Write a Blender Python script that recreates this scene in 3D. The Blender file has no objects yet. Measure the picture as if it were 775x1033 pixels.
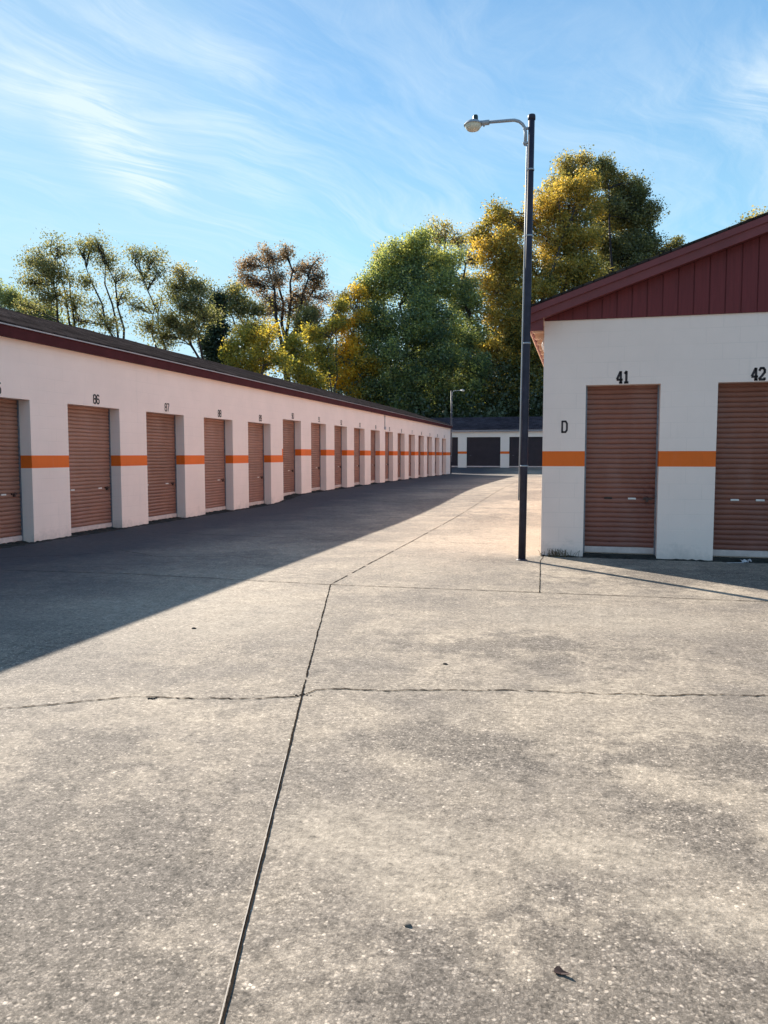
import bpy, bmesh, math, random
import numpy as np
from mathutils import Vector, Matrix
random.seed(7); rng = np.random.default_rng(11)
R = math.radians
scene = bpy.context.scene
col = scene.collection

# ------------------------------------------------------------------ camera
H = 1.4; F = 774.0; CX, CY = 387.5, 516.5
PITCH = math.atan(57.5 / 774); YAW = R(14.277)
cam_d = bpy.data.cameras.new('camera'); cam = bpy.data.objects.new('camera', cam_d); col.objects.link(cam)
cam.location = (0, 0, H); cam.rotation_euler = (R(90) - PITCH, 0, YAW)
cam_d.sensor_fit = 'VERTICAL'; cam_d.sensor_height = 36; cam_d.lens = 36 * 774 / 1033
cam_d.clip_start = 0.05; cam_d.clip_end = 3000
scene.camera = cam

def at(px, py, k):
    """world point seen at photo pixel (px, py), k metres deep (used to lay out the trees)"""
    Fv = Vector((-math.sin(YAW) * math.cos(PITCH), math.cos(YAW) * math.cos(PITCH), -math.sin(PITCH)))
    Rv = Vector((math.cos(YAW), math.sin(YAW), 0)); Uv = Rv.cross(Fv)
    return Vector((0, 0, H)) + (Rv * (px - CX) / F + Fv - Uv * (py - CY) / F) * k

# ------------------------------------------------------------------ material helpers
class NT:
    def __init__(s, name):
        s.m = bpy.data.materials.new(name); s.m.use_nodes = True; s.t = s.m.node_tree
        s.b = s.t.nodes['Principled BSDF']; s.out = s.t.nodes['Material Output']
        s._c = None
    def n(s, kind, **kw):
        nd = s.t.nodes.new(kind)
        for k, v in kw.items():
            if k in nd.bl_rna.properties: setattr(nd, k, v)
        return nd
    def l(s, a, b): s.t.links.new(a, b)
    @property
    def co(s):
        if s._c is None: s._c = s.n('ShaderNodeTexCoord').outputs['Object']
        return s._c
    def inp(s, sock, v):
        if hasattr(v, 'is_output') or isinstance(v, bpy.types.NodeSocket): s.l(v, sock)
        elif isinstance(v, (tuple, list)) and len(v) == 3 and sock.type == 'RGBA': sock.default_value = (*v, 1)
        else: sock.default_value = v
    def noise(s, scale, detail=3, rough=.55, vec=None, dist=0):
        nd = s.n('ShaderNodeTexNoise'); nd.inputs['Scale'].default_value = scale; nd.inputs['Detail'].default_value = detail
        nd.inputs['Roughness'].default_value = rough; nd.inputs['Distortion'].default_value = dist
        s.l(vec or s.co, nd.inputs['Vector']); return nd.outputs['Fac']
    def vor(s, scale, feature='F1', out='Distance', vec=None):
        nd = s.n('ShaderNodeTexVoronoi'); nd.feature = feature; nd.inputs['Scale'].default_value = scale
        s.l(vec or s.co, nd.inputs['Vector']); return nd.outputs[out]
    def ramp(s, fac, stops, interp='LINEAR'):
        nd = s.n('ShaderNodeValToRGB'); cr = nd.color_ramp; cr.interpolation = interp
        while len(cr.elements) < len(stops): cr.elements.new(.5)
        for e, (p, c) in zip(cr.elements, stops):
            e.position = p; e.color = (c, c, c, 1) if isinstance(c, (int, float)) else (*c, 1)
        s.l(fac, nd.inputs['Fac']); return nd.outputs['Color']
    def mix(s, fac, a, b, mode='MIX'):
        nd = s.n('ShaderNodeMix'); nd.data_type = 'RGBA'; nd.blend_type = mode; nd.clamp_result = False
        s.inp(nd.inputs[0], fac); s.inp(nd.inputs[6], a); s.inp(nd.inputs[7], b); return nd.outputs[2]
    def math(s, op, a, b=0., c=0.):
        nd = s.n('ShaderNodeMath'); nd.operation = op; s.inp(nd.inputs[0], a); s.inp(nd.inputs[1], b); s.inp(nd.inputs[2], c)
        return nd.outputs[0]
    def sep(s, v=None):
        nd = s.n('ShaderNodeSeparateXYZ'); s.l(v or s.co, nd.inputs[0]); return nd.outputs
    def comb(s, x, y, z=0.):
        nd = s.n('ShaderNodeCombineXYZ')
        for i, v in enumerate((x, y, z)): s.inp(nd.inputs[i], v)
        return nd.outputs[0]
    def bump(s, h, strength=.3, dist=.01, prev=None):
        nd = s.n('ShaderNodeBump'); nd.inputs['Strength'].default_value = strength; nd.inputs['Distance'].default_value = dist
        s.l(h, nd.inputs['Height'])
        if prev: s.l(prev, nd.inputs['Normal'])
        return nd.outputs['Normal']
    def done(s, color, rough=.7, normal=None, metal=0., spec=.3):
        s.inp(s.b.inputs['Base Color'], color); s.inp(s.b.inputs['Roughness'], rough)
        s.b.inputs['Metallic'].default_value = metal; s.b.inputs['Specular IOR Level'].default_value = spec
        if normal: s.l(normal, s.b.inputs['Normal'])
        return s.m

def simple(name, c, rough=.6, var=.15, scale=6, metal=0., spec=.3, bump=0.):
    t = NT(name); f = t.noise(scale, 5, .65)
    colr = t.ramp(f, [(.25, tuple(v * (1 - var) for v in c)), (.75, tuple(min(1, v * (1 + var)) for v in c))])
    return t.done(colr, rough, t.bump(t.noise(scale * 12, 3), bump, .004) if bump else None, metal, spec)

M = {}
def wall_paint(name, c, var=.05):
    t = NT(name); X, Y, Z = t.sep()
    u = t.math('ADD', X, Y)
    br = t.n('ShaderNodeTexBrick'); t.l(t.comb(u, Z), br.inputs['Vector'])
    br.inputs['Color1'].default_value = (1, 1, 1, 1); br.inputs['Color2'].default_value = (.985, .985, .985, 1)
    br.inputs['Mortar'].default_value = (.90, .90, .90, 1); br.inputs['Scale'].default_value = 1
    br.inputs['Mortar Size'].default_value = .006; br.inputs['Mortar Smooth'].default_value = .6
    br.inputs['Brick Width'].default_value = .406; br.inputs['Row Height'].default_value = .203
    base = t.ramp(t.noise(1.3, 6, .6), [(.3, tuple(v * (1 - var) for v in c)), (.7, tuple(v * (1 + var * .5) for v in c))])
    # painted over joints: they show more in some places than others
    show = t.ramp(t.noise(.9, 2), [(.42, .12), (.62, .75)])
    colr = t.mix(show, base, t.mix(1, base, br.outputs['Color'], 'MULTIPLY'))
    # grime, thin streaks from rain and splash marks low on the wall
    st = t.noise(1, 5, .7, t.comb(t.math('MULTIPLY', u, 7), t.math('MULTIPLY', Z, .7), 0.))
    colr = t.mix(t.ramp(st, [(.58, 0.), (.80, .16)]), colr, (.40, .36, .32))
    low = t.math('SUBTRACT', t.ramp(Z, [(.0, 1.), (.42, 0.)]), t.ramp(t.noise(4, 7, .75), [(.36, .25), (.70, 1.0)]))
    colr = t.mix(t.math('MULTIPLY', t.math('MAXIMUM', low, 0.), .55), colr, (.26, .22, .20))
    h = t.math('ADD', t.math('MULTIPLY', br.outputs['Fac'], -.6), t.math('MULTIPLY', t.noise(60, 4), .5))
    return t.done(colr, .62, t.bump(h, .25, .006), spec=.25)
M['wall'] = wall_paint('cream_wall_paint', (.91, .715, .632))
M['band'] = wall_paint('orange_band_paint', (.84, .155, .018), .10)
M['wallfar'] = wall_paint('cream_wall_paint_far', (.85, .73, .65))

def door_paint(name, c, streak=True, rust=None):
    t = NT(name); X, Y, Z = t.sep()
    base = t.ramp(t.noise(1.6, 5, .6), [(.3, tuple(v * .80 for v in c)), (.72, tuple(v * 1.15 for v in c))])
    fade = t.noise(2.2, 3, .5, t.comb(t.math('MULTIPLY', X, 1.2), t.math('MULTIPLY', Z, .35), 0.))
    base = t.mix(t.ramp(fade, [(.45, 0.), (.75, .30)]), base, (.36, .22, .19))
    oi = t.n('ShaderNodeObjectInfo').outputs['Random']
    base = t.mix(1, base, t.ramp(oi, [(0, .86), (1, 1.12)]), 'MULTIPLY')
    base = t.mix(t.math('MULTIPLY', oi, .22), base, (.33, .20, .165))
    dirt = t.noise(9, 6, .75)
    base = t.mix(t.ramp(dirt, [(.55, 0.), (.75, .35)]), base, (.10, .035, .03))
    # the slats lose their grey chalk towards the bottom where rain splashes
    base = t.mix(t.ramp(Z, [(.05, .30), (.9, .0)]), base, (.17, .05, .045))
    if rust:
        d = t.n('ShaderNodeVectorMath'); d.operation = 'DISTANCE'; t.l(t.comb(X, 0., t.math('MULTIPLY', Z, .85)), d.inputs[0]); d.inputs[1].default_value = (rust[0], 0, rust[1] * .85)
        k = t.math('MULTIPLY', t.ramp(d.outputs['Value'], [(.02, 1.), (.33, 0.)]), t.ramp(t.noise(13, 6, .75), [(.40, 0.), (.62, 1.)]))
        base = t.mix(t.math('MULTIPLY', k, .8), base, (.085, .012, .012))
    return t.done(base, .5, t.bump(t.noise(40, 3), .08, .003), spec=.35)
M['door'] = door_paint('faded_brown_door_paint', (.315, .145, .095))
M['door_r'] = door_paint('red_brown_door_paint', (.265, .092, .060), rust=(.86, .74))
M['door_r2'] = door_paint('red_brown_door_paint_clean', (.290, .108, .070))
M['door_far'] = simple('dark_maroon_door_paint', (.030, .017, .022), .4, .4, 2, spec=.5)
M['bar'] = simple('pale_pink_bar', (.60, .47, .43), .5, .18, 9)
M['plate'] = simple('worn_white_plate', (.72, .66, .62), .4, .1, 30)
M['slot'] = simple('black_slot', (.02, .018, .018), .5)
M['latch'] = simple('rusty_latch_iron', (.055, .022, .02), .5, .4, 60, spec=.5)
M['rail'] = simple('galvanised_rail', (.20, .20, .23), .4, .25, 12, metal=.6)
M['fascia'] = simple('maroon_fascia_paint', (.075, .020, .022), .8, .22, 3, spec=.08, bump=.1)
M['fascia_r'] = simple('dark_red_trim_paint', (.175, .042, .044), .6, .18, 3, spec=.35, bump=.1)
M['drip'] = simple('pale_drip_edge', (.42, .36, .36), .35, .15, 5, metal=.3)
M['soffit'] = simple('pale_soffit_paint', (.62, .44, .33), .6, .12, 4)
M['num'] = simple('dark_stencil_paint', (.045, .032, .035), .6, .35, 40)
M['pole'] = simple('dark_bronze_pole_paint', (.030, .028, .045), .5, .4, 7, spec=.25, bump=.08)
M['galv'] = simple('galvanised_steel', (.36, .37, .40), .5, .08, 5, metal=.3)
M['lens'] = simple('milky_lamp_glass', (.70, .67, .56), .3, .03, 5, spec=.4)
M['cell'] = simple('black_photocell', (.03, .05, .05), .4)
M['bark'] = simple('grey_brown_bark', (.075, .060, .050), .9, .4, 3, bump=.5)
M['bark_dark'] = simple('dark_bark', (.035, .026, .026), .9, .4, 3, bump=.5)

def gable_paint():
    t = NT('barn_red_siding_paint'); X, Y, Z = t.sep()
    grain = t.noise(1, 6, .7, t.comb(t.math('MULTIPLY', X, 30), t.math('MULTIPLY', Z, 1.2), 0.))
    base = t.ramp(grain, [(.3, (.115, .016, .018)), (.7, (.178, .026, .028))])
    spots = t.ramp(t.noise(14, 2), [(.80, 0.), (.84, .6)])
    base = t.mix(spots, base, (.5, .33, .3))
    return t.done(base, .55, t.bump(grain, .25, .004), spec=.3)
M['gable'] = gable_paint()

def shingles(name, axis, c=(.050, .040, .038), moss=.2):
    t = NT(name); X, Y, Z = t.sep()
    u, v = (Y, X) if axis == 'x' else (X, Y)
    br = t.n('ShaderNodeTexBrick'); t.l(t.comb(u, t.math('MULTIPLY', v, 1.055)), br.inputs['Vector'])
    br.inputs['Color1'].default_value = (*[q * .75 for q in c], 1); br.inputs['Color2'].default_value = (*[q * 1.35 for q in c], 1)
    br.inputs['Mortar'].default_value = (*[q * .35 for q in c], 1); br.inputs['Scale'].default_value = 1
    br.inputs['Mortar Size'].default_value = .009; br.inputs['Brick Width'].default_value = .30; br.inputs['Row Height'].default_value = .142
    br.inputs['Bias'].default_value = -.2
    big = t.ramp(t.noise(.8, 6, .65), [(.35, .65), (.7, 1.35)])
    base = t.mix(1, br.outputs['Color'], big, 'MULTIPLY')
    base = t.mix(t.ramp(t.noise(.5, 7, .7), [(.55, 0.), (.72, moss)]), base, (.075, .062, .055))
    h = t.math('ADD', t.math('MULTIPLY', br.outputs['Fac'], -.8), t.math('MULTIPLY', t.noise(120, 3), .6))
    return t.done(base, 1., t.bump(h, .8, .02), spec=.0)
M['shx'] = shingles('dark_asphalt_shingles', 'x')
M['shy'] = shingles('dark_asphalt_shingles_far', 'y', (.075, .058, .066))

def concrete():
    t = NT('weathered_aggregate_concrete'); X, Y, Z = t.sep()
    co = t.co
    n1 = t.noise(.33, 5, .66, dist=.3); n2 = t.noise(1.7, 5, .65); n3 = t.noise(9, 5, .7)
    tan = (.380, .312, .240); grey = (.235, .196, .160)
    k = t.math('ADD', t.math('MULTIPLY', n1, .62), t.math('MULTIPLY', n2, .38))
    base = t.mix(t.ramp(k, [(.43, 0.), (.58, 1.)]), grey, tan)
    # worn patches: (x, y, rx, ry, strength) where the fine top has gone and the stones show, or the tan cream survives
    def blob(x, y, rx, ry, wob=.85):
        dx = t.math('DIVIDE', t.math('SUBTRACT', X, x), rx); dy = t.math('DIVIDE', t.math('SUBTRACT', Y, y), ry)
        d = t.math('SQRT', t.math('ADD', t.math('MULTIPLY', dx, dx), t.math('MULTIPLY', dy, dy)))
        d = t.math('ADD', d, t.math('MULTIPLY', t.math('ADD', t.math('MULTIPLY', t.math('SUBTRACT', n3, .5), .35), t.math('SUBTRACT', n2, .5)), wob * 4))
        return t.ramp(d, [(.45, 1.), (1.0, 0.)])
    worn = None
    for b in ((.2, 1.7, 1.0, .85), (-1.9, 1.9, 1.0, 1.1), (.05, 2.15, .42, .36), (.55, 1.9, .6, .35), (-1.55, 2.15, .62, .6), (-1.0, 1.7, .35, .3), (-.55, 3.6, .55, .3), (.55, 3.7, .7, .35), (.45, 3.05, .3, .35), (-2.2, 3.0, .5, .35), (-.4, 5.6, 1.1, .45), (1.2, 9.2, 1.7, .9), (-1.1, 10.3, .7, .7), (-2.0, 16, .7, 2.5)):
        v = blob(*b); worn = v if worn is None else t.math('MAXIMUM', worn, v)
    clean = None
    for b in ((.05, 2.75, .45, .18), (.42, 2.42, .3, .16), (-.75, 2.6, .5, .3), (-3.5, 6.2, 1.6, 1.2), (.3, 6.8, 1.4, .6), (-.5, 2.35, .3, .2), (-1.7, 13, 1.6, 4), (.9, 2.3, .3, .3)):
        v = blob(*b); clean = v if clean is None else t.math('MAXIMUM', clean, v)
    expo = t.math('ADD', t.ramp(n1, [(.38, .85), (.60, .30)]), t.math('MULTIPLY', worn, .5))
    expo = t.math('SUBTRACT', expo, t.math('MULTIPLY', clean, .45)); 
    ex = t.n('ShaderNodeClamp'); t.l(expo, ex.inputs[0]); expo = ex.outputs[0]
    base = t.mix(t.math('MULTIPLY', worn, .62), base, (.180, .150, .124))
    base = t.mix(t.math('MULTIPLY', clean, .45), base, (.405, .338, .262))
    # fine dirt mottling
    base = t.mix(1, base, t.ramp(n3, [(.28, .66), (.72, 1.24)]), 'MULTIPLY')
    n4 = t.noise(34, 5, .8)
    base = t.mix(1, base, t.ramp(n4, [(.32, .36), (.44, .84), (.56, 1.10), (.68, 1.65)]), 'MULTIPLY')
    warp = t.n('ShaderNodeMix'); warp.data_type = 'VECTOR'; warp.inputs[0].default_value = .012
    nd = t.n('ShaderNodeTexNoise'); nd.inputs['Scale'].default_value = 45; t.l(co, nd.inputs['Vector'])
    t.l(co, warp.inputs[4]); t.l(nd.outputs['Color'], warp.inputs[5]); wv = warp.outputs[1]
    def stones(scale):
        vn = t.n('ShaderNodeTexVoronoi'); vn.inputs['Scale'].default_value = scale; vn.inputs['Randomness'].default_value = 1
        t.l(wv, vn.inputs['Vector'])
        sp = t.n('ShaderNodeSeparateColor'); t.l(vn.outputs['Color'], sp.inputs[0])
        return vn.outputs['Distance'], sp.outputs[0], sp.outputs[1]
    d1, r1, g1 = stones(82); d2, r2, g2 = stones(170)
    s1 = t.ramp(r1, [(0., .25), (.28, .66), (.6, 1.0), (.84, 1.28), (.94, 1.9), (1., 2.9)])
    s2 = t.ramp(r2, [(0., .45), (.5, .95), (.85, 1.30), (1., 2.0)])
    in1 = t.ramp(d1, [(.0, 1.), (.30, .8), (.62, .0)]); in2 = t.ramp(d2, [(.0, 1.), (.45, .8), (.65, 0.)])
    pebb = t.mix(in1, t.mix(in2, (.70, .70, .70), s2), s1)
    base = t.mix(t.math('MULTIPLY', expo, .95), base, t.mix(1, base, pebb, 'MULTIPLY'))
    grit = t.noise(300, 4, .75)
    base = t.mix(1, base, t.ramp(grit, [(.28, .50), (.72, 1.50)]), 'MULTIPLY')
    # small dark pits and oil spots
    pits = t.ramp(t.vor(7.5), [(.03, .8), (.055, 0.)])
    base = t.mix(t.math('MULTIPLY', pits, t.ramp(t.noise(1.1, 3), [(.5, 0.), (.62, .75)])), base, (.07, .06, .055))
    # dark sealed strip by the left doors, spread wider to paint in extra shade
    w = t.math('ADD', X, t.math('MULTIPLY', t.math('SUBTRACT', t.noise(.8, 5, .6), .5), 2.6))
    tar_shade = t.n('ShaderNodeMapRange'); t.l(w, tar_shade.inputs[0]); tar_shade.inputs[1].default_value = -3.9; tar_shade.inputs[2].default_value = -6.9; tar_shade.inputs[3].default_value = 0; tar_shade.inputs[4].default_value = .93
    base = t.mix(tar_shade.outputs[0], base, t.mix(n3, (.036, .034, .042), (.085, .080, .088)))
    # rusty tan silt along the right-hand building
    w2 = t.n('ShaderNodeMapRange'); t.l(t.math('ADD', X, t.math('MULTIPLY', t.math('SUBTRACT', t.noise(2, 4, .6), .5), 1.4)), w2.inputs[0]); w2.inputs[1].default_value = -1.2; w2.inputs[2].default_value = -.7; w2.inputs[3].default_value = 0; w2.inputs[4].default_value = .35
    yy = t.math('MULTIPLY', t.math('GREATER_THAN', Y, 10.85), w2.outputs[0])
    base = t.mix(yy, base, t.mix(t.noise(16, 5, .8), (.27, .21, .15), (.38, .32, .24)))
    hgt = t.math('ADD', t.math('MULTIPLY', t.math('MULTIPLY', in1, r1), .5), t.math('MULTIPLY', t.noise(110, 3, .8), .6))
    nrm = t.bump(hgt, .38, .005)
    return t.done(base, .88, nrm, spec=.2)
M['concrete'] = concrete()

def earth():
    t = NT('grassy_earth')
    c = t.ramp(t.noise(.5, 7, .7), [(.35, (.05, .055, .025)), (.65, (.12, .10, .05))])
    return t.done(c, .95, t.bump(t.noise(4, 6), .6, .1))
M['earth'] = earth()
M['crack'] = simple('dark_joint_dirt', (.030, .023, .018), 1., .5, 40, spec=0.)
M['sealant'] = simple('pale_joint_strip', (.36, .31, .26), .7, .2, 40)
M['chip'] = simple('crack_crumbs', (.035, .030, .026), .95, .4, 40)
M['litter'] = simple('white_plastic', (.50, .47, .48), .4, .1, 20)
M['leafdry'] = simple('dry_dark_leaf', (.028, .012, .010), .7, .4, 60)
M['moss'] = simple('dark_moss_dirt', (.030, .028, .024), .98, .5, 8, bump=.8)
M['weed'] = simple('dry_weed_blade', (.13, .085, .045), .8, .35, 30)

def leafmat(name, stops, trans=.55, bright=1.65):
    t = NT(name)
    a = t.n('ShaderNodeAttribute'); a.attribute_name = 'tint'
    c = t.ramp(a.outputs['Fac'], [(p, tuple(min(1, q * bright) for q in cc)) for p, cc in stops])
    t.t.nodes.remove(t.b)
    d = t.n('ShaderNodeBsdfDiffuse'); tr = t.n('ShaderNodeBsdfTranslucent'); g = t.n('ShaderNodeBsdfGlossy')
    t.l(c, d.inputs['Color']); t.l(t.mix(1, c, (1.25, 1.15, .7), 'MULTIPLY'), tr.inputs['Color'])
    g.inputs['Roughness'].default_value = .45; g.inputs['Color'].default_value = (.5, .5, .5, 1)
    m1 = t.n('ShaderNodeMixShader'); m1.inputs[0].default_value = trans; t.l(d.outputs[0], m1.inputs[1]); t.l(tr.outputs[0], m1.inputs[2])
    m2 = t.n('ShaderNodeMixShader'); m2.inputs[0].default_value = .07; t.l(m1.outputs[0], m2.inputs[1]); t.l(g.outputs[0], m2.inputs[2])
    t.l(m2.outputs[0], t.out.inputs['Surface']); return t.m
M['lf_olive'] = leafmat('olive_locust_leaves', [(0, (.065, .080, .040)), (.5, (.14, .145, .07)), (1, (.25, .21, .10))])
M['lf_hazy'] = leafmat('pale_green_leaves', [(0, (.10, .13, .06)), (1, (.22, .24, .11))])
M['lf_brown'] = leafmat('russet_oak_leaves', [(0, (.070, .062, .040)), (.45, (.155, .105, .075)), (1, (.26, .185, .145))])
M['lf_dark'] = leafmat('dark_evergreen_leaves', [(0, (.012, .022, .014)), (1, (.04, .06, .03))], .2)
M['lf_yg'] = leafmat('yellow_green_leaves', [(0, (.10, .12, .03)), (.5, (.28, .24, .05)), (1, (.46, .34, .05))])
M['lf_yellow'] = leafmat('golden_yellow_leaves', [(0, (.17, .15, .03)), (.5, (.46, .32, .045)), (1, (.62, .43, .05))])
M['lf_green'] = leafmat('deep_green_leaves', [(0, (.042, .065, .038)), (.5, (.115, .145, .065)), (1, (.30, .30, .10))], bright=2.15)
M['lf_gold'] = leafmat('gold_and_green_sycamore_leaves', [(0, (.075, .088, .03)), (.45, (.25, .205, .055)), (1, (.46, .32, .07))])
M['lf_mix'] = leafmat('bronze_green_leaves', [(0, (.055, .065, .034)), (.5, (.145, .140, .060)), (1, (.30, .235, .08))], bright=1.95)
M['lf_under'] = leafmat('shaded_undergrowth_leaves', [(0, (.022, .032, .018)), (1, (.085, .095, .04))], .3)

# ------------------------------------------------------------------ object helpers
def tag(o, label=None, cat=None, group=None, kind=None):
    if label: o['label'] = label
    if cat: o['category'] = cat
    if group: o['group'] = group
    if kind: o['kind'] = kind
    return o
def empty(name, loc=(0, 0, 0), rz=0):
    o = bpy.data.objects.new(name, None); col.objects.link(o); o.location = loc; o.rotation_euler = (0, 0, rz); o.empty_display_size = .2
    return o
class MB:
    def __init__(s): s.v = []; s.f = []; s.mi = []; s.sm = []
    def face(s, pts, mi=0, smooth=False):
        b = len(s.v); s.v += [tuple(p) for p in pts]; s.f.append(tuple(range(b, b + len(pts)))); s.mi.append(mi); s.sm.append(smooth)
    def box(s, x0, x1, y0, y1, z0, z1, mi=0, skip=''):
        P = [(x0, y0, z0), (x1, y0, z0), (x1, y1, z0), (x0, y1, z0), (x0, y0, z1), (x1, y0, z1), (x1, y1, z1), (x0, y1, z1)]
        b = len(s.v); s.v += P
        for q in ((0, 3, 2, 1), (4, 5, 6, 7), (0, 1, 5, 4), (1, 2, 6, 5), (2, 3, 7, 6), (3, 0, 4, 7)):
            s.f.append(tuple(b + i for i in q)); s.mi.append(mi); s.sm.append(False)
    def hull8(s, P, mi=0):
        b = len(s.v); s.v += [tuple(p) for p in P]
        for q in ((0, 3, 2, 1), (4, 5, 6, 7), (0, 1, 5, 4), (1, 2, 6, 5), (2, 3, 7, 6), (3, 0, 4, 7)):
            s.f.append(tuple(b + i for i in q)); s.mi.append(mi); s.sm.append(False)
    def tube(s, pts, rad, seg=10, cap=True, mi=0):
        pts = [Vector(p) for p in pts]; rad = rad if isinstance(rad, (list, tuple)) else [rad] * len(pts)
        up = None; rings = []
        for i, p in enumerate(pts):
            d = (pts[min(i + 1, len(pts) - 1)] - pts[max(i - 1, 0)]).normalized()
            if up is None:
                up = Vector((0, 0, 1)) if abs(d.z) < .9 else Vector((1, 0, 0))
            a = d.cross(up).normalized(); c = a.cross(d).normalized(); up = c
            b = len(s.v)
            s.v += [tuple(p + (a * math.cos(t) + c * math.sin(t)) * rad[i]) for t in [2 * math.pi * k / seg for k in range(seg)]]
            rings.append(b)
        for i in range(len(rings) - 1):
            for k in range(seg):
                k2 = (k + 1) % seg
                s.f.append((rings[i] + k, rings[i] + k2, rings[i + 1] + k2, rings[i + 1] + k)); s.mi.append(mi); s.sm.append(True)
        if cap:
            s.f.append(tuple(rings[0] + k for k in range(seg))); s.mi.append(mi); s.sm.append(False)
            s.f.append(tuple(rings[-1] + k for k in reversed(range(seg)))); s.mi.append(mi); s.sm.append(False)
    def lathe(s, prof, c, seg=20, mi=0):
        c = Vector(c); rings = []
        for r, z in prof:
            rings.append(len(s.v)); s.v += [(c.x + r * math.cos(2 * math.pi * k / seg), c.y + r * math.sin(2 * math.pi * k / seg), c.z + z) for k in range(seg)]
        for i in range(len(rings) - 1):
            for k in range(seg):
                k2 = (k + 1) % seg
                s.f.append((rings[i] + k, rings[i] + k2, rings[i + 1] + k2, rings[i + 1] + k)); s.mi.append(mi); s.sm.append(True)
    def build(s, name, mats, parent=None, bevel=0, loc=None, normals=True):
        me = bpy.data.meshes.new(name); me.from_pydata(s.v, [], s.f)
        if not isinstance(mats, (list, tuple)): mats = [mats]
        for m in mats: me.materials.append(m)
        me.polygons.foreach_set('material_index', s.mi); me.polygons.foreach_set('use_smooth', s.sm)
        if normals:
            bm = bmesh.new(); bm.from_mesh(me); bmesh.ops.remove_doubles(bm, verts=bm.verts, dist=1e-5)
            bmesh.ops.recalc_face_normals(bm, faces=bm.faces); bm.to_mesh(me); bm.free()
        me.update()
        o = bpy.data.objects.new(name, me); col.objects.link(o)
        if parent: o.parent = parent
        if loc: o.location = loc
        if bevel:
            md = o.modifiers.new('bevel', 'BEVEL'); md.width = bevel; md.segments = 2; md.limit_method = 'ANGLE'
        return o

def facade(mb, us, zs, is_open, mat_of, P, depth):
    """front skin with openings; jambs and soffits run back by depth. P(u, z, d) -> point"""
    nu, nz = len(us) - 1, len(zs) - 1
    op = [[is_open((us[i] + us[i + 1]) / 2, (zs[j] + zs[j + 1]) / 2) for j in range(nz)] for i in range(nu)]
    for i in range(nu):
        for j in range(nz):
            u0, u1, z0, z1 = us[i], us[i + 1], zs[j], zs[j + 1]
            if not op[i][j]:
                mb.face([P(u0, z0, 0), P(u1, z0, 0), P(u1, z1, 0), P(u0, z1, 0)], mat_of((u0 + u1) / 2, (z0 + z1) / 2))
                for di, u in ((-1, u0), (1, u1)):
                    if 0 <= i + di < nu and op[i + di][j]:
                        mb.face([P(u, z0, 0), P(u, z1, 0), P(u, z1, depth), P(u, z0, depth)], mat_of((u0 + u1) / 2 if abs(u1-u0) < 3 else u - di * .01, (z0 + z1) / 2))
                if j > 0 and op[i][j - 1]:
                    mb.face([P(u0, z0, 0), P(u1, z0, 0), P(u1, z0, depth), P(u0, z0, depth)], 0)

# ------------------------------------------------------------------ ground
def gz(x, y):
    def ss(a, b, v):
        q = min(1, max(0, (v - a) / (b - a))); return q * q * (3 - 2 * q)
    wl = min(1, max(0, (x + 8.4) / 3.5))
    a = 20.2 * (1 - wl) + 15 * wl; b = 22.6 * (1 - wl) + 30 * wl
    z = .17 * ss(a, b, y) - .05 * ss(34, 52, y) + .30 * ss(56.2, 59.8, y)
    return z
def arange(a, b, s): return list(np.arange(a, b + 1e-6, s))
xs = arange(-14, 16, .5); ys = arange(-6, 62, .4)
mb = MB(); nx, ny = len(xs), len(ys)
mb.v = [(x, y, gz(x, y)) for y in ys for x in xs]
mb.f = [(j * nx + i, j * nx + i + 1, (j + 1) * nx + i + 1, (j + 1) * nx + i) for j in range(ny - 1) for i in range(nx - 1)]
mb.mi = [0] * len(mb.f); mb.sm = [True] * len(mb.f)
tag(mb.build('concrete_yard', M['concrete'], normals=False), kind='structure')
mb = MB(); mb.face([(-1500, -1500, -.06), (1500, -1500, -.06), (1500, 1500, -.06), (-1500, 1500, -.06)])
tag(mb.build('ground', M['earth'], normals=False), kind='structure')

def ribbon(name, pts, w, mat, wob=0., step=.05, lift=.004, wvar=.5, gaps=0., off=0.):
    """thin jagged strip lying in the slab along a polyline"""
    mb = MB(); rnd = random.Random(sum(map(ord, name)) + int(abs(pts[0][0]) * 97)); P = []
    for (x0, y0), (x1, y1) in zip(pts[:-1], pts[1:]):
        L = math.hypot(x1 - x0, y1 - y0); n = max(2, int(L / step)); nxn, nyn = -(y1 - y0) / L, (x1 - x0) / L
        for k in range(n + (1 if (x1, y1) == pts[-1] else 0)):
            f = k / n; P.append((x0 + (x1 - x0) * f, y0 + (y1 - y0) * f, nxn, nyn))
    d = 0; d2 = 0; prev = None; hide = 0
    for (x, y, ax, ay) in P:
        d2 = d2 * .94 + rnd.gauss(0, 1) * .06; d = d * .7 + rnd.gauss(0, wob) * .3
        o = d + d2 * wob * 3 + off; ww = w * (1 + rnd.uniform(-wvar, wvar)) / 2
        a = (x + ax * (o - ww), y + ay * (o - ww)); b = (x + ax * (o + ww), y + ay * (o + ww))
        cur = ((a[0], a[1], gz(*a) + lift), (b[0], b[1], gz(*b) + lift))
        if hide > 0: hide -= 1
        elif prev: mb.face([prev[0], prev[1], cur[1], cur[0]])
        if gaps and rnd.random() < gaps: hide = rnd.randint(1, 4)
        prev = cur
    return tag(mb.build(name, mat, normals=False), kind='structure')
MJ = [(-.60, .85), (-.83, 1.64), (-1.54, 4.11), (-2.59, 7.82)]
ribbon('joint_dirt', MJ[:3], .009, M['crack'], .0012, .02, wvar=.28)
ribbon('joint_dirt', MJ[2:], .0085, M['crack'], .003, .03, wvar=.6, gaps=.01)
ribbon('joint_strip', [MJ[0], MJ[1], (-1.30, 3.28)], .0032, M['sealant'], 0, .05, .007, wvar=.1, off=.006)
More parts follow.
